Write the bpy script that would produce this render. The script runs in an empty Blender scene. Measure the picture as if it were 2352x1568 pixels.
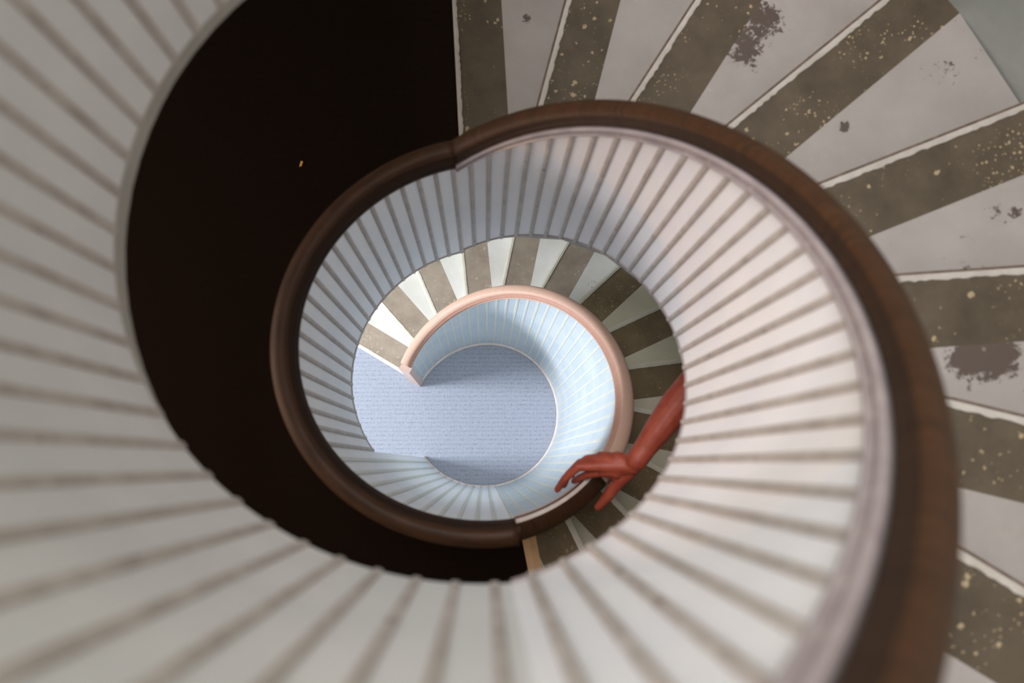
import bpy, bmesh, math, random
import numpy as np
from mathutils import Matrix, Vector

# ------------------------------------------------------------------ camera
S = bpy.context.scene
K = 1.1
CAMH = 5.160
cam_d = bpy.data.cameras.new('camera')
cam_d.sensor_width = 36.0
cam_d.lens = 1925.08 / 2352 * 36.0
cam_d.clip_start = 0.02
cam_d.dof.use_dof = True
cam_d.dof.focus_distance = 4.7
cam_d.dof.aperture_fstop = 2.6
cam = bpy.data.objects.new('camera', cam_d)
S.collection.objects.link(cam)
A_, B_ = 0.145043, 0.0330606
ca, sa, cb, sb = math.cos(A_), math.sin(A_), math.cos(B_), math.sin(B_)
Rx = Matrix(((1, 0, 0), (0, ca, sa), (0, -sa, ca)))
Ry = Matrix(((cb, 0, sb), (0, 1, 0), (-sb, 0, cb)))
W2C = Ry @ Rx
cam.matrix_world = Matrix.Translation((-0.0044, -0.2994, CAMH)) @ W2C.transposed().to_4x4()
S.camera = cam

# ------------------------------------------------------------------ world, exposure, light
w = bpy.data.worlds.new('world'); S.world = w; w.use_nodes = True
w.node_tree.nodes['Background'].inputs[0].default_value = (0.75, 0.83, 1.0, 1)
w.node_tree.nodes['Background'].inputs[1].default_value = 1.0
S.view_settings.view_transform = 'Standard'
S.view_settings.look = 'None'
S.view_settings.exposure = 0.0
S.view_settings.gamma = 1.0


def area(name, loc, target, sx, sy, power, color):
    l = bpy.data.lights.new(name, 'AREA'); l.shape = 'RECTANGLE'
    l.size = sx; l.size_y = sy; l.energy = power; l.color = color
    o = bpy.data.objects.new(name, l); S.collection.objects.link(o)
    o.location = loc
    d = Vector(target) - Vector(loc)
    o.rotation_euler = d.to_track_quat('-Z', 'Y').to_euler()
    return o


# daylight entering through the ground floor window on the left
area('window_daylight', (-3.0, 0.0, 1.72), (0.3, 0.0, 0.9), 0.75, 0.75, 160, (0.90, 0.94, 1.0))
# daylight falling through the roof light over the stairwell
area('rooflight_daylight', (-1.1, 0.45, 9.2), (-1.1, 0.45, 3.0), 3.2, 2.1, 500, (1.0, 0.955, 0.92))
# added fill light that brightens the well boards; no window stands here
area('landing_panel_fill', (-3.0, -0.1, 3.60), (0.4, 0.0, 3.5), 1.8, 0.8, 36, (1.0, 0.92, 0.90))
# added warm light without a fitting, for the orange glow on the landing rail
area('landing_rail_fill', (-2.4, -0.45, 3.05), (-0.5, -0.1, 3.1), 0.15, 0.15, 11, (1.0, 0.50, 0.18))

# ------------------------------------------------------------------ helpers
Rw = 0.405
E2C, E2S, E3C, E3S = 0.01378, 0.01134, -0.00523, -0.0044
BAT = 17.8 / 3


def rad(th, off=0.0):
    t = math.radians(th)
    return K * Rw * (1 + E2C * math.cos(2 * t) + E2S * math.sin(2 * t) + E3C * math.cos(3 * t) + E3S * math.sin(3 * t)) + off


def pol(th, r, z):
    t = math.radians(th)
    return Vector((r * math.cos(t), r * math.sin(t), z))


def mesh_obj(name, verts, faces, mats, parent=None, fm=None, smooth=False):
    me = bpy.data.meshes.new(name)
    off = Vector(parent['_base']) if parent is not None and '_base' in parent else Vector((0, 0, 0))
    me.from_pydata([tuple(Vector(v) - off) for v in verts], [], faces)
    if not isinstance(mats, (list, tuple)): mats = [mats]
    for m in mats: me.materials.append(m)
    if fm: me.polygons.foreach_set('material_index', fm)
    bm = bmesh.new(); bm.from_mesh(me); bmesh.ops.recalc_face_normals(bm, faces=bm.faces); bm.to_mesh(me); bm.free()
    if smooth: me.polygons.foreach_set('use_smooth', [True] * len(me.polygons))
    o = bpy.data.objects.new(name, me); S.collection.objects.link(o)
    if parent is not None:
        o.parent = parent
        o['_base'] = list(off)
    return o


def thing(name, label, cat, base, group=None):
    o = bpy.data.objects.new(name, None); S.collection.objects.link(o)
    o.empty_display_size = 0.1
    o.location = base; o['_base'] = list(base)
    o['label'] = label; o['category'] = cat
    if group: o['group'] = group
    return o


def struct(o):
    o['kind'] = 'structure'; return o


def boxpts(x0, y0, z0, x1, y1, z1):
    v = [(x0, y0, z0), (x1, y0, z0), (x1, y1, z0), (x0, y1, z0), (x0, y0, z1), (x1, y0, z1), (x1, y1, z1), (x0, y1, z1)]
    f = [(0, 3, 2, 1), (4, 5, 6, 7), (0, 1, 5, 4), (1, 2, 6, 5), (2, 3, 7, 6), (3, 0, 4, 7)]
    return v, f


def sweep(profile, ths, path, closed_profile=True, caps=True):
    """profile: list of (dr, dz); path(th) -> (r, z). Returns verts, faces."""
    V, F = [], []
    n = len(profile)
    for th in ths:
        r, z = path(th)
        for dr, dz in profile: V.append(pol(th, r + dr, z + dz))
    for i in range(len(ths) - 1):
        for j in range(n):
            k = (j + 1) % n
            F.append((i * n + j, i * n + k, (i + 1) * n + k, (i + 1) * n + j))
    if caps:
        F.append(tuple(range(n))); F.append(tuple((len(ths) - 1) * n + j for j in range(n)))
    return V, F


def frange(a, b, n): return [a + (b - a) * i / n for i in range(n + 1)]


# ------------------------------------------------------------------ materials
def newmat(name, rough=0.6, spec=0.5):
    m = bpy.data.materials.new(name); m.use_nodes = True
    b = m.node_tree.nodes['Principled BSDF']
    b.inputs['Roughness'].default_value = rough
    b.inputs['Specular IOR Level'].default_value = spec
    return m, m.node_tree, b


def node(nt, t, **kw):
    n = nt.nodes.new(t)
    for k, v in kw.items(): setattr(n, k, v)
    return n


def noise(nt, scale, detail=4, rough=0.6, vec=None, dist=0.0):
    n = node(nt, 'ShaderNodeTexNoise')
    n.inputs['Scale'].default_value = scale; n.inputs['Detail'].default_value = detail
    n.inputs['Roughness'].default_value = rough; n.inputs['Distortion'].default_value = dist
    nt.links.new(vec if vec else pos(nt), n.inputs['Vector'])
    return n.outputs['Fac']


def pos(nt):
    for n in nt.nodes:
        if n.type == 'NEW_GEOMETRY': return n.outputs['Position']
    return node(nt, 'ShaderNodeNewGeometry').outputs['Position']


def ramp(nt, fac, stops):
    r = node(nt, 'ShaderNodeValToRGB')
    e = r.color_ramp.elements
    while len(e) < len(stops): e.new(0.5)
    for el, (p, c) in zip(e, stops):
        el.position = p; el.color = (*c, 1) if len(c) == 3 else c
    nt.links.new(fac, r.inputs['Fac'])
    return r.outputs['Color']


def mix(nt, fac, a, b, mode='MIX'):
    m = node(nt, 'ShaderNodeMix', data_type='RGBA', blend_type=mode)
    for s, v in ((m.inputs[0], fac), (m.inputs[6], a), (m.inputs[7], b)):
        if hasattr(v, 'is_linked'): nt.links.new(v, s)
        elif isinstance(v, (int, float)): s.default_value = v
        else: s.default_value = (*v, 1)
    return m.outputs[2]


def math_(nt, op, a, b=None):
    m = node(nt, 'ShaderNodeMath', operation=op)
    for s, v in ((m.inputs[0], a), (m.inputs[1], b)):
        if v is None: continue
        if hasattr(v, 'is_linked'): nt.links.new(v, s)
        else: s.default_value = v
    return m.outputs[0]


def bump(nt, b, h, strength=0.3, dist=0.002):
    n = node(nt, 'ShaderNodeBump'); n.inputs['Strength'].default_value = strength; n.inputs['Distance'].default_value = dist
    nt.links.new(h, n.inputs['Height']); nt.links.new(n.outputs[0], b.inputs['Normal'])


def BW(c): return (c, c, c)


def painted(name, c1, c2, rough=0.45, scale=6, dirt=None, dirt_at=0.66):
    m, nt, b = newmat(name, rough)
    col = ramp(nt, noise(nt, scale, 4), [(0.35, c1), (0.65, c2)])
    if dirt:
        f = ramp(nt, noise(nt, 38, 6, 0.7), [(dirt_at, BW(0)), (dirt_at + 0.05, BW(1))])
        col = mix(nt, f, col, dirt)
    nt.links.new(col, b.inputs['Base Color'])
    bump(nt, b, noise(nt, 60, 3), 0.15, 0.001)
    return m


M = {}
M['board'] = painted('board_paint', (0.77, 0.765, 0.80), (0.83, 0.815, 0.83), 0.42, 5, (0.50, 0.43, 0.40), 0.80)
M['board_lifted'] = painted('lifted_white_board_paint', (0.84, 0.865, 0.91), (0.90, 0.91, 0.94), 0.42, 5)  # same board paint made lighter and bluer to stand in for missing light
M['board_dimmed'] = painted('dimmed_white_board_paint', (0.60, 0.595, 0.59), (0.66, 0.65, 0.64), 0.42, 5)  # same board paint made darker to stand in for weaker light up here
M['batten'] = painted('batten_paint', (0.36, 0.315, 0.285), (0.48, 0.43, 0.395), 0.5, 22, (0.17, 0.12, 0.09), 0.62)
M['board_low'] = painted('pale_blue_board_paint', (0.47, 0.55, 0.62), (0.57, 0.63, 0.67), 0.42, 5)
M['batten_low'] = painted('cream_batten_paint', (0.58, 0.61, 0.56), (0.66, 0.66, 0.58), 0.45, 12)
M['lilac'] = painted('lilac_trim_paint', (0.26, 0.215, 0.22), (0.35, 0.30, 0.305), 0.4, 14)
M['rim'] = painted('pale_rim_paint', (0.66, 0.55, 0.50), (0.78, 0.70, 0.64), 0.4, 20)
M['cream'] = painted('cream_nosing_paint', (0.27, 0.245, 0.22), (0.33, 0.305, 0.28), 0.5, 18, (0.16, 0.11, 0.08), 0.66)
M['cream_clean'] = painted('cream_nosing_clean', (0.74, 0.70, 0.58), (0.84, 0.80, 0.70), 0.5, 18)
M['lip'] = painted('dark_lip', (0.05, 0.032, 0.022), (0.11, 0.075, 0.055), 0.6, 40)
M['plaster'] = painted('wall_plaster', (0.42, 0.42, 0.38), (0.50, 0.50, 0.46), 0.7, 3)
M['wall_grey'] = painted('grey_green_wall_paint', (0.22, 0.235, 0.22), (0.30, 0.31, 0.285), 0.6, 4, (0.12, 0.10, 0.08), 0.72)
M['soffit'] = painted('soffit_plaster', (0.35, 0.33, 0.30), (0.42, 0.40, 0.36), 0.8, 4)


def wood(name, c1, c2, rough, coat=0.0):
    m, nt, b = newmat(name, rough, 0.28)
    mp = node(nt, 'ShaderNodeMapping'); mp.inputs['Scale'].default_value = (3, 3, 40)
    nt.links.new(pos(nt), mp.inputs['Vector'])
    col = ramp(nt, noise(nt, 4, 5, 0.6, mp.outputs[0]), [(0.3, c1), (0.7, c2)])
    nt.links.new(col, b.inputs['Base Color'])
    b.inputs['Coat Weight'].default_value = coat; b.inputs['Coat Roughness'].default_value = 0.25
    return m


M['rail_dark'] = wood('varnished_brown_wood', (0.021, 0.0078, 0.0022), (0.050, 0.0195, 0.0062), 0.6, 0.0)
M['rail_pink'] = wood('pinkish_rail_wood', (0.50, 0.315, 0.24), (0.535, 0.345, 0.265), 0.45)  # pinkish tone of the lower rail, up to its dark brown end
M['rail_edge'] = wood('dark_shaded_bead', (0.011, 0.0042, 0.0015), (0.024, 0.0095, 0.0032), 0.65)  # shade along the rail's inner side put into the colour; also dark trim
M['rail_pink_edge'] = wood('shaded_pink_bead', (0.40, 0.205, 0.15), (0.47, 0.26, 0.195), 0.5)  # inner side of the pinkish rail coloured darker as shade
M['tan'] = painted('tan_wood_nosing', (0.42, 0.26, 0.125), (0.52, 0.34, 0.18), 0.5, 14)
M['newel'] = wood('newel_wood', (0.55, 0.40, 0.36), (0.66, 0.50, 0.44), 0.5)


STAINS = [(0.842, 1.013, 2.855, 0.15, 0.23), (0.767, 0.904, 2.855, 0.09, 0.17), (0.975, 0.60, 3.023, 0.035, 0.36), (0.139, 1.19, 2.519, 0.035, 0.30),
          (1.266, 0.312, 3.191, 0.06, 0.25), (1.327, 0.313, 3.191, 0.04, 0.3), (1.1185, -0.066, 3.359, 0.07, 0.22), (1.064, -0.073, 3.359, 0.04, 0.24)]


def tread_mats(tag, dark1, dark2, w1, w2, spk=(0.42, 0.32, 0.20)):
    m, nt, b = newmat('worn_dark_tread_' + tag, 0.7, 0.35)
    col = ramp(nt, noise(nt, 9, 6, 0.65), [(0.3, dark1), (0.72, dark2)])
    # paint flecks, denser in some places
    for sc, th in ((34, 0.16), (80, 0.17), (17, 0.09)):
        v = node(nt, 'ShaderNodeTexVoronoi'); v.inputs['Scale'].default_value = sc
        d = noise(nt, sc * 2.2, 3)
        pv = node(nt, 'ShaderNodeVectorMath', operation='ADD'); nt.links.new(pos(nt), pv.inputs[0])
        pc = node(nt, 'ShaderNodeVectorMath', operation='SCALE'); nt.links.new(d, pc.inputs[0]); pc.inputs['Scale'].default_value = 0.7 / sc
        nt.links.new(pc.outputs[0], pv.inputs[1]); nt.links.new(pv.outputs[0], v.inputs['Vector'])
        lim = ramp(nt, noise(nt, 3.3 + sc * 0.05, 3), [(0.42, BW(0.0)), (0.72, BW(th * 2.0))])
        f = math_(nt, 'LESS_THAN', v.outputs['Distance'], lim)
        f2 = math_(nt, 'MULTIPLY', f, 0.5)
        col = mix(nt, f2, col, spk)
    sc = ramp(nt, noise(nt, 14, 7, 0.8, None, 1.5), [(0.63, BW(0)), (0.68, BW(0.35))])
    col = mix(nt, sc, col, (0.23, 0.15, 0.08))
    nt.links.new(col, b.inputs['Base Color']); bump(nt, b, noise(nt, 50, 5), 0.3, 0.002)
    m2, nt, b = newmat('white_tread_paint_' + tag, 0.5, 0.5)
    col = ramp(nt, noise(nt, 5, 4), [(0.3, w1), (0.7, w2)])
    g = ramp(nt, noise(nt, 26, 6, 0.8), [(0.60, BW(0)), (0.80, BW(0.55))])
    col = mix(nt, g, col, (0.32, 0.31, 0.25))
    big = noise(nt, 5.5, 2, 0.5)
    fine = noise(nt, 55, 5, 0.75)
    s = math_(nt, 'ADD', math_(nt, 'MULTIPLY', big, 0.75), math_(nt, 'MULTIPLY', fine, 0.56))
    for (x, y, z, r, a) in STAINS:
        dn = node(nt, 'ShaderNodeVectorMath', operation='DISTANCE'); nt.links.new(pos(nt), dn.inputs[0]); dn.inputs[1].default_value = (x, y, z)
        q = math_(nt, 'MAXIMUM', math_(nt, 'SUBTRACT', 1.0, math_(nt, 'DIVIDE', dn.outputs['Value'], r)), 0.0)
        s = math_(nt, 'ADD', s, math_(nt, 'MULTIPLY', q, a))
    f = ramp(nt, s, [(0.815, BW(0)), (0.835, BW(1))])
    col = mix(nt, f, col, (0.050, 0.034, 0.027))
    v = node(nt, 'ShaderNodeTexVoronoi'); v.inputs['Scale'].default_value = 16
    nt.links.new(pos(nt), v.inputs['Vector'])
    f = math_(nt, 'LESS_THAN', v.outputs['Distance'], ramp(nt, noise(nt, 4, 2), [(0.5, BW(0.0)), (0.75, BW(0.13))]))
    col = mix(nt, math_(nt, 'MULTIPLY', f, 0.7), col, (0.16, 0.12, 0.10))
    nt.links.new(col, b.inputs['Base Color']); bump(nt, b, noise(nt, 40, 4), 0.2, 0.0015)
    return m, m2


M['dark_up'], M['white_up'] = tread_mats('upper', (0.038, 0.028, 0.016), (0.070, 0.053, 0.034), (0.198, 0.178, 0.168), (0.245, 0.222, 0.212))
M['dark_br_shade'], M['white_br_lit'] = tread_mats('brown', (0.19, 0.135, 0.072), (0.29, 0.22, 0.13), (0.66, 0.61, 0.45), (0.80, 0.74, 0.58), (0.50, 0.42, 0.26))  # browner further treads, with the fading window light partly put into their colours
M['dark_lo'], M['white_lo'] = tread_mats('lower', (0.26, 0.205, 0.155), (0.38, 0.315, 0.25), (0.58, 0.565, 0.52), (0.70, 0.69, 0.655), (0.62, 0.56, 0.44))


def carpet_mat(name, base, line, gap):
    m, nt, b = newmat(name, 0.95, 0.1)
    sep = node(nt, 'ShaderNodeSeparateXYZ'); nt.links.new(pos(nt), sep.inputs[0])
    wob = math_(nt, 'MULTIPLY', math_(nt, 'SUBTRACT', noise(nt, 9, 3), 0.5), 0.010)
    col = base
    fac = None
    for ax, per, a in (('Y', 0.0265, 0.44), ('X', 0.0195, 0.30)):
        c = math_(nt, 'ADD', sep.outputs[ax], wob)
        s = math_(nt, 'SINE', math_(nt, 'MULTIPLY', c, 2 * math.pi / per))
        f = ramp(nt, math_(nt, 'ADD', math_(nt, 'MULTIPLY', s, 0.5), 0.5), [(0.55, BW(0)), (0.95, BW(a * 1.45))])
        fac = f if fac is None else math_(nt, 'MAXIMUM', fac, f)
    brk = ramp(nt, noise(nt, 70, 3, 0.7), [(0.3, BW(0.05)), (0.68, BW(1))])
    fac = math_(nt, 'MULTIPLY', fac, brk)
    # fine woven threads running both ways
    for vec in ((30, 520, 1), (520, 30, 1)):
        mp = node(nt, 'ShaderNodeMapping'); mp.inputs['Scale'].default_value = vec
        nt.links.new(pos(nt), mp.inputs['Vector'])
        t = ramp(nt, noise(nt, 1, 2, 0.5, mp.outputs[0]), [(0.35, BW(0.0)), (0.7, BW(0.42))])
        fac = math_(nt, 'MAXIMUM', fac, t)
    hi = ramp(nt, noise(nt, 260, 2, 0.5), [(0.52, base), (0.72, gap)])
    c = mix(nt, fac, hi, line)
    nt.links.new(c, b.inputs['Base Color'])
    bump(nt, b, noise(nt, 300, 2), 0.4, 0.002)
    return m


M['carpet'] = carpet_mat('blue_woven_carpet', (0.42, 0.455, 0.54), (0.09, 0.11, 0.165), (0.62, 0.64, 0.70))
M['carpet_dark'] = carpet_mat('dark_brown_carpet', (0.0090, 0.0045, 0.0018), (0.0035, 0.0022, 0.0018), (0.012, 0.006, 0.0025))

# ------------------------------------------------------------------ levels
RISE = 0.1679
Z_F1 = 14 * RISE                                    # first landing floor
Z_F2 = Z_F1 + 11 * RISE                             # second landing floor
TH_A = [152 - 17.75 * k for k in range(13)] + [-76.0]
TH_B = [96.0 - 17.8 * k for k in range(11)]
TH_F2 = TH_B[10]
ZR1 = CAMH - 1.80324 * K
ZB1 = CAMH - 2.58418 * K


def zrailA(th):
    t = max(0.0, math.radians(th + 90.4945))
    return CAMH + K * (-1.80324 - 0.514869 * t - 0.0048155 * t * (4 - t))


def zrailB(th):
    t = max(0.0, math.radians(99.9445 - th))
    return CAMH + K * (-1.80324 + 0.486913 * t - 0.0139861 * t * (3.14 - t))


def zbotB(th):
    T = math.radians(103.588 + 86.553)
    t = min(max(0.0, math.radians(103.588 - th)), T)
    return CAMH + K * (-2.584184 + 0.503373 * t - 0.0354107 * t * (T - t))


ZB2 = zbotB(-90)
ZR2 = ZB2 + (ZR1 - ZB1)
R_OUT = 1.62
X_L = -3.2                                          # left end of the hall


def wall_r(th):
    """distance from the well axis to the hall's wall in direction th."""
    t = math.radians(th); c, s = math.cos(t), math.sin(t)
    if c >= 0: return R_OUT
    r = 9.0
    if abs(s) > 1e-4: r = min(r, R_OUT / abs(s))
    r = min(r, X_L / c)
    return r


def nose_pt(thk, r, back=0.0):
    """point at distance r from the axis on the front edge of the step at angle thk, shifted back (clockwise) by back metres"""
    t = math.radians(thk); ph = math.radians(thk - 3.0)
    base = Vector((0.9 * math.cos(t), 0.9 * math.sin(t)))
    d = Vector((math.cos(ph), math.sin(ph))); n = Vector((math.sin(ph), -math.cos(ph)))
    p = base + n * back
    b = p.dot(d); c = p.dot(p) - r * r
    return p + d * (-b + math.sqrt(max(0, b * b - c)))


# ------------------------------------------------------------------ steps
RI = 0.478


def tread_piece(name, thk, thn, z, thick, mats, parent, dark_w, ro=R_OUT, ri=RI):
    """one step: dark front band then white wedge, on a slab"""
    rs = frange(ri, ro, 10)
    rows = []
    for r in rs:
        a = nose_pt(thk, r); m_ = nose_pt(thk, r, dark_w); e = nose_pt(thn, r, 0.03)
        # the band never passes the back edge
        rows.append((a, m_, e))
    V, F, fm = [], [], []
    for a, m_, e in rows:
        for zz in (z, z - thick):
            for q in (a, m_, e): V.append((q.x, q.y, zz))
    n = 6
    for i in range(len(rows) - 1):
        o, p = i * n, (i + 1) * n
        F += [(o, o + 1, p + 1, p), (o + 1, o + 2, p + 2, p + 1)]; fm += [0, 1]
        F += [(o + 3, p + 3, p + 4, o + 4), (o + 4, p + 4, p + 5, o + 5)]; fm += [0, 1]
        F += [(o, p, p + 3, o + 3), (o + 2, o + 5, p + 5, p + 2)]; fm += [0, 1]
    for o in (0, (len(rows) - 1) * n):
        F += [(o, o + 3, o + 4, o + 1), (o + 1, o + 4, o + 5, o + 2)]; fm += [0, 1]
    return mesh_obj(name, V, F, mats, parent, fm)


def bar_on_nose(name, thk, z, b0, b1, z0, z1, mat, parent, jag=0.0, seed=0, ri=RI, ro=R_OUT):
    rnd = random.Random(seed)
    V, F = [], []
    rs = frange(ri, ro, 90 if jag else 12)
    for r in rs:
        j = rnd.uniform(-jag, jag)
        p = nose_pt(thk, r, b0); q = nose_pt(thk, r, b1 + j)
        mid = (p + q) / 2
        V += [(p.x, p.y, z + z0), (p.x, p.y, z + z1 - 0.0015), (mid.x, mid.y, z + z1), (q.x, q.y, z + z1 - 0.001), (q.x, q.y, z + z0)]
    n = 5
    for i in range(len(rs) - 1):
        for j in range(n):
            k = (j + 1) % n
            F.append((i * n + j, i * n + k, (i + 1) * n + k, (i + 1) * n + j))
    F.append(tuple(range(n))); F.append(tuple((len(rs) - 1) * n + j for j in range(n)))
    return mesh_obj(name, V, F, mat, parent)


def riser(thk, z0, z1, mat, parent):
    V, F = [], []
    rs = frange(RI, R_OUT, 8)
    for r in rs:
        p = nose_pt(thk, r, 0.014); q = nose_pt(thk, r, 0.03)
        V += [(p.x, p.y, z0), (p.x, p.y, z1), (q.x, q.y, z1), (q.x, q.y, z0)]
    for i in range(len(rs) - 1):
        for j in range(4):
            k = (j + 1) % 4; F.append((i * 4 + j, i * 4 + k, (i + 1) * 4 + k, (i + 1) * 4 + j))
    F += [(0, 1, 2, 3), tuple(len(V) - 4 + j for j in range(4))]
    return mesh_obj('riser', V, F, mat, parent)


def flight(name, label, ths, th_end, z_floor, dm, wm, seed, upper):
    root = thing(name, label, 'staircase', (1.0 * math.cos(math.radians(ths[0])), 1.0 * math.sin(math.radians(ths[0])), z_floor), None)
    n = len(ths)
    for k, th in enumerate(ths):
        z = z_floor + (k + 1) * RISE
        thn = ths[k + 1] if k + 1 < n else th_end
        t = tread_piece('tread', th, thn, z, 0.035, [dm, wm] if upper or k < 6 else [M['dark_br_shade'], M['white_br_lit']], root, 0.166 if upper else 0.150)
        if upper:
            bar_on_nose('nosing', th, z, 0.0, 0.0145, -0.02, 0.003, M['cream'], t, 0.0024, seed + k)
            if k > 0: bar_on_nose('nosing_lip', th, z, -0.007, 0.0, -0.024, -0.002, M['lip'], t, 0.0012, seed + k + 50)
        else:
            bar_on_nose('nosing', th, z, -0.004, 0.016, -0.022, 0.003, M['cream_clean'], t, 0.0008, seed + k)
        riser(th, z - RISE + 0.001, z - 0.035, wm, t)
    # plastered underside following the steps
    V, F = [], []
    rs = frange(RI, R_OUT, 6); m = len(rs)
    cols = []
    for k, th in enumerate(list(ths) + [th_end]):
        zt = z_floor + k * RISE - 0.002
        zb = max(z_floor + 0.004 if not upper else -9, zt - 0.13)
        if k == 0: zb = zt - (0.05 if upper else 0.0)
        cols.append((th, zt, zb))
    for th, zt, zb in cols:
        for r in rs:
            p = nose_pt(th, r, 0.032); V.append((p.x, p.y, zt))
        for r in rs:
            p = nose_pt(th, r, 0.032); V.append((p.x, p.y, zb))
    w_ = 2 * m
    for i in range(len(cols) - 1):
        for j in range(m - 1):
            a, b = i * w_ + j, (i + 1) * w_ + j
            F += [(a, a + 1, b + 1, b), (a + m, b + m, b + m + 1, a + m + 1)]
        a, b = i * w_, (i + 1) * w_
        F += [(a, b, b + m, a + m), (a + m - 1, a + 2 * m - 1, b + 2 * m - 1, b + m - 1)]
    for i in (0, len(cols) - 1):
        for j in range(m - 1):
            a = i * w_ + j; F.append((a, a + 1, a + 1 + m, a + m))
    mesh_obj('soffit', V, F, M['soffit'], root)
    return root


flA = flight('stair_flight', 'lower winding stair flight with worn taupe and white treads beside the pink handrail', TH_A[:13], TH_A[13], 0.0, M['dark_lo'], M['white_lo'], 10, False)
flB = flight('stair_flight', 'upper winding stair flight with chipped brown and white treads outside the dark handrail', TH_B[:10], TH_B[10], Z_F1, M['dark_up'], M['white_up'], 200, True)


# ------------------------------------------------------------------ floors, landings, walls
def sector(name, th0, th1, z0, z1, mat, rin, nose0=None, nose1=None, inset=0.0, step=5):
    """slab between the well and the hall wall, from th0 counter-clockwise to th1"""
    ths = sorted(set([th0, th1] + [float(t) for t in range(int(math.ceil(th0)), int(th1) + 1, step)] +
                     [t for t in (math.degrees(math.atan2(R_OUT, X_L)), 360 - math.degrees(math.atan2(R_OUT, X_L)), 180.0) if th0 < t < th1]))
    V, F = [], []
    for th in ths:
        if nose0 is not None and th == th0:
            p = nose_pt(nose0, rin, -0.001 - inset); q = nose_pt(nose0, R_OUT, -0.001 - inset)
        elif nose1 is not None and th == th1:
            p = nose_pt(nose1, rin, 0.001 + inset); q = nose_pt(nose1, R_OUT, 0.001 + inset)
        else:
            t = math.radians(th); p = Vector((rin * math.cos(t), rin * math.sin(t))); r = wall_r(th); q = Vector((r * math.cos(t), r * math.sin(t)))
        V += [(p.x, p.y, z1), (q.x, q.y, z1), (q.x, q.y, z0), (p.x, p.y, z0)]
    for i in range(len(ths) - 1):
        for j in range(4):
            k = (j + 1) % 4; F.append((i * 4 + j, i * 4 + k, (i + 1) * 4 + k, (i + 1) * 4 + j))
    F += [(0, 1, 2, 3), tuple(len(V) - 4 + j for j in range(4))]
    return mesh_obj(name, V, F, mat)


def hall_outline(off=0.0):
    pts = [Vector((X_L - off, -R_OUT - off)), Vector((0, -R_OUT - off))]
    for i in range(1, 36):
        t = math.radians(-90 + 5 * i); pts.append(Vector(((R_OUT + off) * math.cos(t), (R_OUT + off) * math.sin(t))))
    pts += [Vector((0, R_OUT + off)), Vector((X_L - off, R_OUT + off))]
    return pts


def hall_plate(name, z0, z1, mat, kind=True):
    P = hall_outline(); n = len(P)
    V = [(p.x, p.y, z1) for p in P] + [(p.x, p.y, z0) for p in P]
    F = [tuple(range(n)), tuple(range(n, 2 * n))] + [(i, (i + 1) % n, n + (i + 1) % n, n + i) for i in range(n)]
    return mesh_obj(name, V, F, mat)


struct(hall_plate('floor', -0.15, -0.006, M['soffit']))
cp = hall_plate('carpet', -0.006, 0.0, M['carpet'])
cp['label'] = 'pale blue woven carpet on the ground floor at the bottom of the well'; cp['category'] = 'carpet'

struct(sector('floor_landing', TH_B[0] + 0.0, 360 + TH_A[13], Z_F1 - 0.13, Z_F1 - 0.006, M['soffit'], RI, TH_B[0], TH_A[13]))
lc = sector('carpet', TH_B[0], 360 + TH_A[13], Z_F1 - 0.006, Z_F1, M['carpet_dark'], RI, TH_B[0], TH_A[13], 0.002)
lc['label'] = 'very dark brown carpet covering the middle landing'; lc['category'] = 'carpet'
# wide cream edge of the middle landing above the last lower step
n1 = bar_on_nose('landing_nosing', TH_A[13], Z_F1, -0.012, 0.034, -0.03, 0.003, M['tan'], None, 0.0, 7)
n1['label'] = 'wide tan nosing strip edging the dark middle landing'; n1['category'] = 'stair nosing'
struct(sector('floor_upper', TH_F2 + 179.0, 360 + TH_F2, Z_F2 - 0.13, Z_F2 - 0.006, M['soffit'], RI, None, TH_F2))

TOP = 9.3
# curved wall on the right, straight walls and the window wall on the left
P = hall_outline(); Q = hall_outline(0.12)


def wall_strip(name, i0, i1, mat):
    V, F = [], []
    for i in range(i0, i1 + 1):
        for p, z in ((P[i], 0.0), (P[i], TOP), (Q[i], TOP), (Q[i], 0.0)): V.append((p.x, p.y, z))
    for i in range(i1 - i0):
        for j in range(4):
            k = (j + 1) % 4; F.append((i * 4 + j, i * 4 + k, (i + 1) * 4 + k, (i + 1) * 4 + j))
    F += [(0, 1, 2, 3), tuple(len(V) - 4 + j for j in range(4))]
    return struct(mesh_obj(name, V, F, mat))


wall_strip('wall_front', 0, 1, M['plaster'])
wall_strip('wall_right', 1, len(P) - 2, M['wall_grey'])
wall_strip('wall_back', len(P) - 2, len(P) - 1, M['plaster'])
# left wall around the ground floor window
wy, wz0, wz1 = 0.45, 1.25, 2.15
V, F = [], []
for b in ((X_L - 0.12, -R_OUT, 0, X_L, -wy, TOP), (X_L - 0.12, wy, 0, X_L, R_OUT, TOP), (X_L - 0.12, -wy, 0, X_L, wy, wz0), (X_L - 0.12, -wy, wz1, X_L, wy, TOP)):
    v, f = boxpts(*b); o = len(V); V += v; F += [tuple(i + o for i in q) for q in f]
struct(mesh_obj('wall_left', V, F, M['plaster']))
V, F = [], []
for b in ((X_L - 0.08, -wy, wz0, X_L - 0.03, -wy + 0.05, wz1), (X_L - 0.08, wy - 0.05, wz0, X_L - 0.03, wy, wz1),
          (X_L - 0.08, -wy + 0.05, wz0, X_L - 0.03, wy - 0.05, wz0 + 0.05), (X_L - 0.08, -wy + 0.05, wz1 - 0.05, X_L - 0.03, wy - 0.05, wz1), (X_L - 0.075, -0.02, wz0 + 0.05, X_L - 0.035, 0.02, wz1 - 0.05)):
    v, f = boxpts(*b); o = len(V); V += v; F += [tuple(i + o for i in q) for q in f]
struct(mesh_obj('window_1', V, F, M['cream_clean']))
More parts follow.
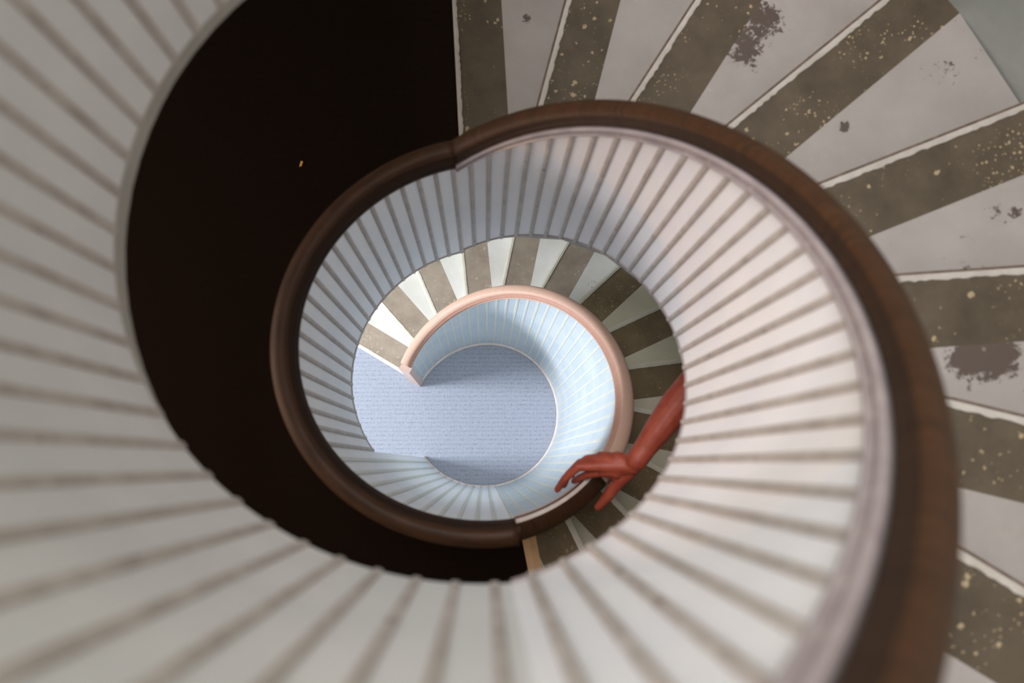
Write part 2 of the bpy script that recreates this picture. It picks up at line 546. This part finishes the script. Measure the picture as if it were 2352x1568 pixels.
# ceiling with the roof light opening
V, F = [], []
ox0, ox1, oy0, oy1 = -2.8, 0.6, -0.65, 1.55
for b in ((X_L, -R_OUT, TOP, ox0, R_OUT, TOP + 0.1), (ox1, -R_OUT, TOP, R_OUT, R_OUT, TOP + 0.1), (ox0, -R_OUT, TOP, ox1, oy0, TOP + 0.1), (ox0, oy1, TOP, ox1, R_OUT, TOP + 0.1)):
    v, f = boxpts(*b); o = len(V); V += v; F += [tuple(i + o for i in q) for q in f]
struct(mesh_obj('ceiling', V, F, M['plaster']))


# ------------------------------------------------------------------ balustrades
def panel(name, th0, th1, zb, zt, mats, parent, depth=0.034, bw=1.3, bh=0.005):
    """boarded well wall: flat painted boards with raised battens; th0 > th1 (clockwise)"""
    pts = []                                         # (th, off, matindex of the stretch that follows)
    k = math.floor((th0) / BAT)
    ang = [th0]
    cuts = []
    kk = int(math.floor(th1 / BAT)) - 1
    while kk * BAT < th0 + BAT:
        c = kk * BAT
        cuts += [(c - bw / 2 - 0.12, 0.0, 1), (c - bw / 2, -bh, 1), (c - bw * 0.2, -bh * 1.25, 1), (c + bw * 0.2, -bh * 1.25, 1), (c + bw / 2, -bh, 1), (c + bw / 2 + 0.12, 0.0, 0), (c + BAT / 2, 0.0, 0)]
        kk += 1
    cuts = [c for c in cuts if th1 < c[0] < th0]
    def state(th):
        d = (th / BAT - round(th / BAT)) * BAT
        return (-bh, 1) if abs(d) < bw / 2 else (0.0, 0)
    s = state(th1); cuts = [(th1, s[0], s[1])] + cuts
    s = state(th0); cuts = cuts + [(th0, s[0], s[1])]
    V, F, fm = [], [], []
    for th, off, _ in cuts:
        b, t = zb(th), zt(th)
        V += [pol(th, rad(th, off), b), pol(th, rad(th, off), t), pol(th, rad(th, depth), t), pol(th, rad(th, depth), b)]
    for i in range(len(cuts) - 1):
        o, p = i * 4, (i + 1) * 4
        F += [(o, p, p + 1, o + 1), (o + 1, p + 1, p + 2, o + 2), (o + 2, p + 2, p + 3, o + 3), (o + 3, p + 3, p, o)]
        fm += [cuts[i][2], 0, 0, 0]
    F += [(0, 1, 2, 3), tuple(len(V) - 4 + j for j in range(4))]; fm += [0, 0]
    return mesh_obj(name, V, F, mats, parent, fm)


RAIL = [(0.006, -0.004), (0.000, 0.003), (-0.004, 0.008), (-0.004, 0.013), (0.001, 0.017), (0.004, 0.023), (0.008, 0.033), (0.014, 0.041),
        (0.022, 0.0440), (0.032, 0.043), (0.042, 0.038), (0.050, 0.030), (0.053, 0.020), (0.050, 0.006), (0.042, -0.004)]


def rail(name, th0, th1, zf, mat, parent, steps=None):
    n = steps or max(4, int(abs(th0 - th1) / 2))
    V, F = sweep(RAIL, frange(th0, th1, n), lambda t: (rad(t), zf(t)))
    m = len(RAIL); edge = {M['rail_dark']: M['rail_edge'], M['rail_pink']: M['rail_pink_edge']}[mat]
    fm = [1 if j <= 5 or j >= m - 1 else 0 for i in range(n) for j in range(m)] + [0, 0]
    o = mesh_obj(name, V, F, [mat, edge], parent, fm)
    for p in o.data.polygons[:-2]: p.use_smooth = True
    return o


def band(name, th0, th1, zf, prof, mat, parent):
    V, F = sweep(prof, frange(th0, th1, max(4, int(abs(th0 - th1) / 2))), lambda t: (rad(t), zf(t)))
    return mesh_obj(name, V, F, mat, parent)


def trim_prof(z0, z1, out=0.009, inn=0.001):
    return [(inn, z0), (-out * 0.6, z0), (-out, z0 + (z1 - z0) * 0.3), (-out, z0 + (z1 - z0) * 0.75), (-out * 0.55, z1), (inn, z1)]


# lower flight: boards run down to the ground floor
TJ = -81.0
b = thing('balustrade', 'pale blue boarded well wall rising from the ground carpet under a pink handrail', 'balustrade', tuple(pol(152, rad(152), 0)), 'boarded balustrades lining the stairwell')
panel('board_panel', 152, TJ, lambda t: 0.0, lambda t: zrailA(t) - 0.008, [M['board_low'], M['batten_low']], b, bh=0.0015)
band('top_trim', 152, TJ, lambda t: zrailA(t), trim_prof(-0.016, -0.003, 0.006), M['rail_pink'], b)
band('base_trim', 152, TJ, lambda t: 0.0, trim_prof(0.0, 0.022, 0.010), M['rim'], b)
SPL = -46.0
h = rail('handrail', 153.0, SPL, zrailA, M['rail_pink'], b); h['label'] = 'pinkish handrail'
h = rail('handrail', SPL, TJ, zrailA, M['rail_dark'], b); h['label'] = 'dark brown upper end of the handrail'
band('handrail_edge', SPL, TJ, lambda t: zrailA(t), [(0.003, 0.022), (-0.001, 0.023), (0.000, 0.030), (0.006, 0.0345), (0.010, 0.0345)], M['rim'], b)['label'] = 'worn cream inner edge of the handrail'
# newel at the foot of the lower flight
V, F = [], []
for th in (152.0, 156.5):
    for dr, z in ((-0.012, 0.0), (-0.012, zrailA(152) - 0.004), (0.048, zrailA(152) - 0.004), (0.048, 0.0)):
        V.append(pol(th, rad(th, dr), z))
for j in range(4):
    k = (j + 1) % 4; F.append((j, k, 4 + k, 4 + j))
F += [(0, 1, 2, 3), (4, 5, 6, 7)]
mesh_obj('newel_post', V, F, M['newel'], b)

# middle landing: level rail; boards reach the ground between the flight and the opening
b = thing('balustrade', 'white boarded well wall under the level brown handrail of the dark landing', 'balustrade', tuple(pol(180, rad(180), Z_F1 - 0.13)), 'boarded balustrades lining the stairwell')
panel('board_panel', 360 + TJ, 214.5, lambda t: 0.0, lambda t: ZR1 - 0.008, [M['board_lifted'], M['batten_low']], b)
panel('board_panel', 214.5, 99.9, lambda t: ZB1, lambda t: ZR1 - 0.008, [M['board_lifted'], M['batten']], b)
band('base_trim', 360 + TJ, 214.5, lambda t: 0.0, trim_prof(0.0, 0.022, 0.010), M['rim'], b)
band('bottom_trim', 214.5, 99.9, lambda t: ZB1, trim_prof(-0.001, 0.007, 0.004), M['lilac'], b)
band('top_trim', 360 + TJ, 99.9, lambda t: ZR1, trim_prof(-0.016, -0.003, 0.008), M['rail_edge'], b)
h = rail('handrail', 360 + TJ, 99.9, lambda t: ZR1, M['rail_dark'], b)

# upper flight
b = thing('balustrade', 'grey-white boarded well wall climbing under the dark handrail of the upper flight', 'balustrade', tuple(pol(99.9, rad(99.9), ZB1)), 'boarded balustrades lining the stairwell')
panel('board_panel', 99.9, -86.5, zbotB, lambda t: zrailB(t) - 0.010, [M['board'], M['batten']], b)
band('top_trim', 99.9, -86.5, zrailB, [(0.001, -0.045), (-0.007, -0.044), (-0.010, -0.034), (-0.006, -0.030), (-0.006, -0.018), (-0.010, -0.012), (-0.009, -0.004), (0.001, -0.003)], M['lilac'], b)
band('bottom_trim', 99.9, -86.5, zbotB, trim_prof(-0.001, 0.007, 0.004), M['lilac'], b)
rail('handrail', 99.9, -86.5, zrailB, M['rail_dark'], b)

# top landing, just under the viewer
b = thing('balustrade', 'blurred white boarded well wall closest to the viewer, around the top landing', 'balustrade', tuple(pol(-86.5, rad(-86.5), ZB2)), 'boarded balustrades lining the stairwell')
panel('board_panel', -86.5, -262, lambda t: ZB2, lambda t: ZR2 - 0.002, [M['board_dimmed'], M['batten']], b, bh=0.0025)
rail('handrail', -86.5, -262, lambda t: ZR2, M['rail_dark'], b)

# ------------------------------------------------------------------ a chip of paint on the dark landing
V = [(-0.645, 0.722, Z_F1 + 0.001), (-0.636, 0.725, Z_F1 + 0.001), (-0.632, 0.742, Z_F1 + 0.001), (-0.640, 0.744, Z_F1 + 0.001),
     (-0.644, 0.723, Z_F1 + 0.005), (-0.637, 0.726, Z_F1 + 0.005), (-0.633, 0.741, Z_F1 + 0.004), (-0.639, 0.742, Z_F1 + 0.005)]
chip = mesh_obj('wood_chip', V, [(0, 3, 2, 1), (4, 5, 6, 7), (0, 1, 5, 4), (1, 2, 6, 5), (2, 3, 7, 6), (3, 0, 4, 7)], painted('orange_chip', (0.75, 0.38, 0.10), (0.85, 0.45, 0.15)))
chip['label'] = 'tiny orange chip lying on the dark landing carpet'; chip['category'] = 'wood chip'

# ------------------------------------------------------------------ person on the lower flight, right hand on the rail
def capsule(bm, a, b, ra, rb, seg=14):
    a, b = Vector(a), Vector(b); d = b - a; L = d.length
    q = d.to_track_quat('Z', 'Y') if L > 1e-6 else Matrix.Identity(3).to_quaternion()
    rings = []
    prof = [(-ra * math.cos(t), ra * math.sin(t)) for t in frange(0.0001, math.pi / 2, 4)] + \
           [(L + rb * math.sin(t), rb * math.cos(t)) for t in frange(0, math.pi / 2 - 0.0001, 4)]
    for z, r in prof:
        rings.append([bm.verts.new(a + q @ Vector((r * math.cos(2 * math.pi * i / seg), r * math.sin(2 * math.pi * i / seg), z))) for i in range(seg)])
    for i in range(len(rings) - 1):
        for j in range(seg):
            k = (j + 1) % seg
            bm.faces.new((rings[i][j], rings[i][k], rings[i + 1][k], rings[i + 1][j]))
    bm.faces.new(rings[0][::-1]); bm.faces.new(rings[-1])


def chain(bm, pts):
    for (a, ra), (b, rb) in zip(pts[:-1], pts[1:]): capsule(bm, a, b, ra, rb)


def fused(name, chains, voxel, mat, parent=None, smooth_it=3):
    bm = bmesh.new()
    for c in chains: chain(bm, c)
    me = bpy.data.meshes.new(name); bm.to_mesh(me); bm.free()
    me.materials.append(mat)
    o = bpy.data.objects.new(name, me); S.collection.objects.link(o)
    r = o.modifiers.new('fuse', 'REMESH'); r.mode = 'VOXEL'; r.voxel_size = voxel; r.use_smooth_shade = True
    s = o.modifiers.new('smooth', 'SMOOTH'); s.factor = 0.6; s.iterations = smooth_it
    if parent: o.parent = parent
    return o


m, nt, bs = newmat('skin', 0.55, 0.4)
c = ramp(nt, noise(nt, 45, 4), [(0.3, (0.235, 0.036, 0.018)), (0.7, (0.33, 0.066, 0.035))])
nt.links.new(c, bs.inputs['Base Color']); bs.inputs['Subsurface Weight'].default_value = 0.08
bs.inputs['Subsurface Radius'].default_value = (0.01, 0.004, 0.002)
bump(nt, bs, noise(nt, 220, 3), 0.25, 0.001)
M['skin'] = m
M['nail'] = painted('nail', (0.50, 0.22, 0.17), (0.56, 0.27, 0.2), 0.3)

wrist = (0.401, -0.2897, 2.92); palm = (0.3645, -0.2957, 2.895)
elbow = (0.590, -0.050, 2.97); shR = (0.80, 0.14, 2.80); shL = (1.13, 0.16, 2.80)
fingers = {
    'index': [((0.3177, -0.3194, 2.880), 0.0152), ((0.2809, -0.3285, 2.848), 0.0120), ((0.2608, -0.3378, 2.818), 0.0107), ((0.2468, -0.3473, 2.790), 0.0093)],
    'middle': [((0.3069, -0.3055, 2.892), 0.0152), ((0.2472, -0.3077, 2.895), 0.0126), ((0.2136, -0.3392, 2.870), 0.0112), ((0.1962, -0.3692, 2.830), 0.0095)],
    'ring': [((0.3047, -0.2942, 2.885), 0.0146), ((0.2547, -0.2977, 2.875), 0.0122), ((0.2248, -0.3296, 2.835), 0.0107), ((0.2183, -0.3588, 2.792), 0.0093)],
    'little': [((0.3121, -0.2840, 2.870), 0.0134), ((0.2759, -0.2862, 2.850), 0.0107), ((0.2535, -0.3041, 2.815), 0.0095), ((0.2436, -0.3278, 2.782), 0.0083)],
}
ch = []
ch.append([(wrist, 0.030), ((0.425, -0.257, 2.925), 0.031), ((0.4524, -0.2184, 2.933), 0.037), ((0.505, -0.150, 2.945), 0.045), (elbow, 0.047)])
ch.append([((0.412, -0.275, 2.915), 0.029), ((0.392, -0.303, 2.905), 0.027)])
ch.append([(elbow, 0.047), ((0.68, 0.03, 2.90), 0.050), (shR, 0.062)])
for nm, p in fingers.items():
    ch.append(p)
    ch.append([((0.388, -0.297 if nm in ('ring', 'little') else -0.306, 2.902), 0.024), (p[0][0], 0.0175)])
ch.append([((0.352, -0.292, 2.893), 0.025), ((0.350, -0.318, 2.885), 0.023)])
ch.append([((0.395, -0.305, 2.895), 0.024), ((0.3833, -0.3248, 2.885), 0.020), ((0.3612, -0.3477, 2.86), 0.0185), ((0.3337, -0.3892, 2.830), 0.0155), ((0.3115, -0.4180, 2.802), 0.0118)])
ch.append([((0.3612, -0.3477, 2.86), 0.014), ((0.335, -0.322, 2.880), 0.013)])
# shoulders, trunk, neck, head
ch.append([(shR, 0.062), ((0.965, 0.17, 2.82), 0.075), (shL, 0.062)])
ch.append([((0.90, 0.18, 2.72), 0.10), ((0.92, 0.22, 2.45), 0.09), ((0.93, 0.24, 2.27), 0.10)])
ch.append([((1.03, 0.18, 2.72), 0.10), ((1.01, 0.22, 2.45), 0.09), ((1.01, 0.24, 2.27), 0.10)])
ch.append([((0.965, 0.16, 2.80), 0.052), ((0.965, 0.11, 2.90), 0.050)])
ch.append([((0.965, 0.10, 2.955), 0.080), ((0.965, 0.07, 2.945), 0.074)])
ch.append([((0.965, 0.03, 2.90), 0.046), ((0.965, 0.07, 2.91), 0.060)])
ch.append([((0.965, -0.012, 2.935), 0.010), ((0.965, -0.022, 2.915), 0.014)])          # nose
ch.append([((0.889, 0.10, 2.94), 0.016), ((0.889, 0.10, 2.915), 0.010)]); ch.append([((1.041, 0.10, 2.94), 0.016), ((1.041, 0.10, 2.915), 0.010)])
# left arm hanging, legs
ch.append([(shL, 0.058), ((1.20, 0.17, 2.54), 0.044), ((1.19, 0.08, 2.32), 0.034), ((1.18, 0.05, 2.26), 0.030)])
for i, dx in enumerate((-0.024, -0.008, 0.008, 0.024)):
    ch.append([((1.18 + dx * 0.8, 0.045, 2.25), 0.016), ((1.18 + dx * 1.2, 0.025, 2.18), 0.010), ((1.18 + dx * 1.2, 0.03, 2.13 + 0.008 * abs(i - 1.5)), 0.008)])
ch.append([((1.16, 0.04, 2.25), 0.014), ((1.135, 0.01, 2.20), 0.010)])
for x in (0.90, 1.05):
    ch.append([((x, 0.24, 2.25), 0.095), ((x, 0.19, 1.92), 0.062), ((x, 0.20, 1.60), 0.040), ((x, 0.19, 1.565), 0.040)])
    ch.append([((x, 0.20, 1.56), 0.036), ((x, 0.08, 1.552), 0.028)])
person = fused('person', ch, 0.0034, M['skin'], None, 3)
person['label'] = 'person with bare forearm reaching down to grip the dark end of the handrail'
person['category'] = 'person'
# nails
for p in [fingers['index'], fingers['middle']]:
    a, bb = Vector(p[2][0]), Vector(p[3][0]); d = (bb - a).normalized()
    up = Vector((-0.2, -0.2, 1.0)); up = (up - d * up.dot(d)).normalized(); sd = d.cross(up)
    c0 = bb + up * p[3][1] * 0.78
    V = []
    for u, v_ in ((-1, -1), (-1, 1), (0.8, 0.8), (1.25, 0), (0.8, -0.8)):
        V.append(c0 + d * u * 0.006 + sd * v_ * 0.0048 - up * abs(v_) * 0.0012)
    V += [v - up * 0.002 for v in V]
    F = [(0, 1, 2, 3, 4), (5, 6, 7, 8, 9)] + [(i, (i + 1) % 5, 5 + (i + 1) % 5, 5 + i) for i in range(5)]
    o = mesh_obj('fingernail', V, F, M['nail']); o.parent = person
fab = painted('shirt_cloth', (0.05, 0.06, 0.08), (0.08, 0.09, 0.11), 0.9, 20)
fab2 = painted('trouser_cloth', (0.03, 0.03, 0.035), (0.05, 0.05, 0.055), 0.9, 20)
fused('shirt', [[((0.76, 0.10, 2.83), 0.064), (shR, 0.072), ((0.965, 0.17, 2.80), 0.086), (shL, 0.072), ((1.17, 0.17, 2.66), 0.062)],
                [((0.90, 0.18, 2.72), 0.112), ((0.92, 0.22, 2.45), 0.102), ((0.93, 0.24, 2.28), 0.112)],
                [((1.03, 0.18, 2.72), 0.112), ((1.01, 0.22, 2.45), 0.102), ((1.01, 0.24, 2.28), 0.112)]], 0.008, fab, person)
fused('trousers', [[((x, 0.24, 2.25), 0.106), ((x, 0.19, 1.92), 0.074), ((x, 0.20, 1.64), 0.056)] for x in (0.90, 1.05)], 0.008, fab2, person)
fused('hair', [[((0.965, 0.115, 2.975), 0.078), ((0.965, 0.13, 2.93), 0.070)]], 0.006, painted('hair', (0.03, 0.018, 0.01), (0.05, 0.03, 0.02), 0.6, 60), person)
for x in (0.90, 1.05):
    fused('shoe', [[((x, 0.21, 1.555), 0.044), ((x, 0.07, 1.548), 0.036)]], 0.006, fab2, person)

for o in bpy.data.objects:
    if '_base' in o: del o['_base']
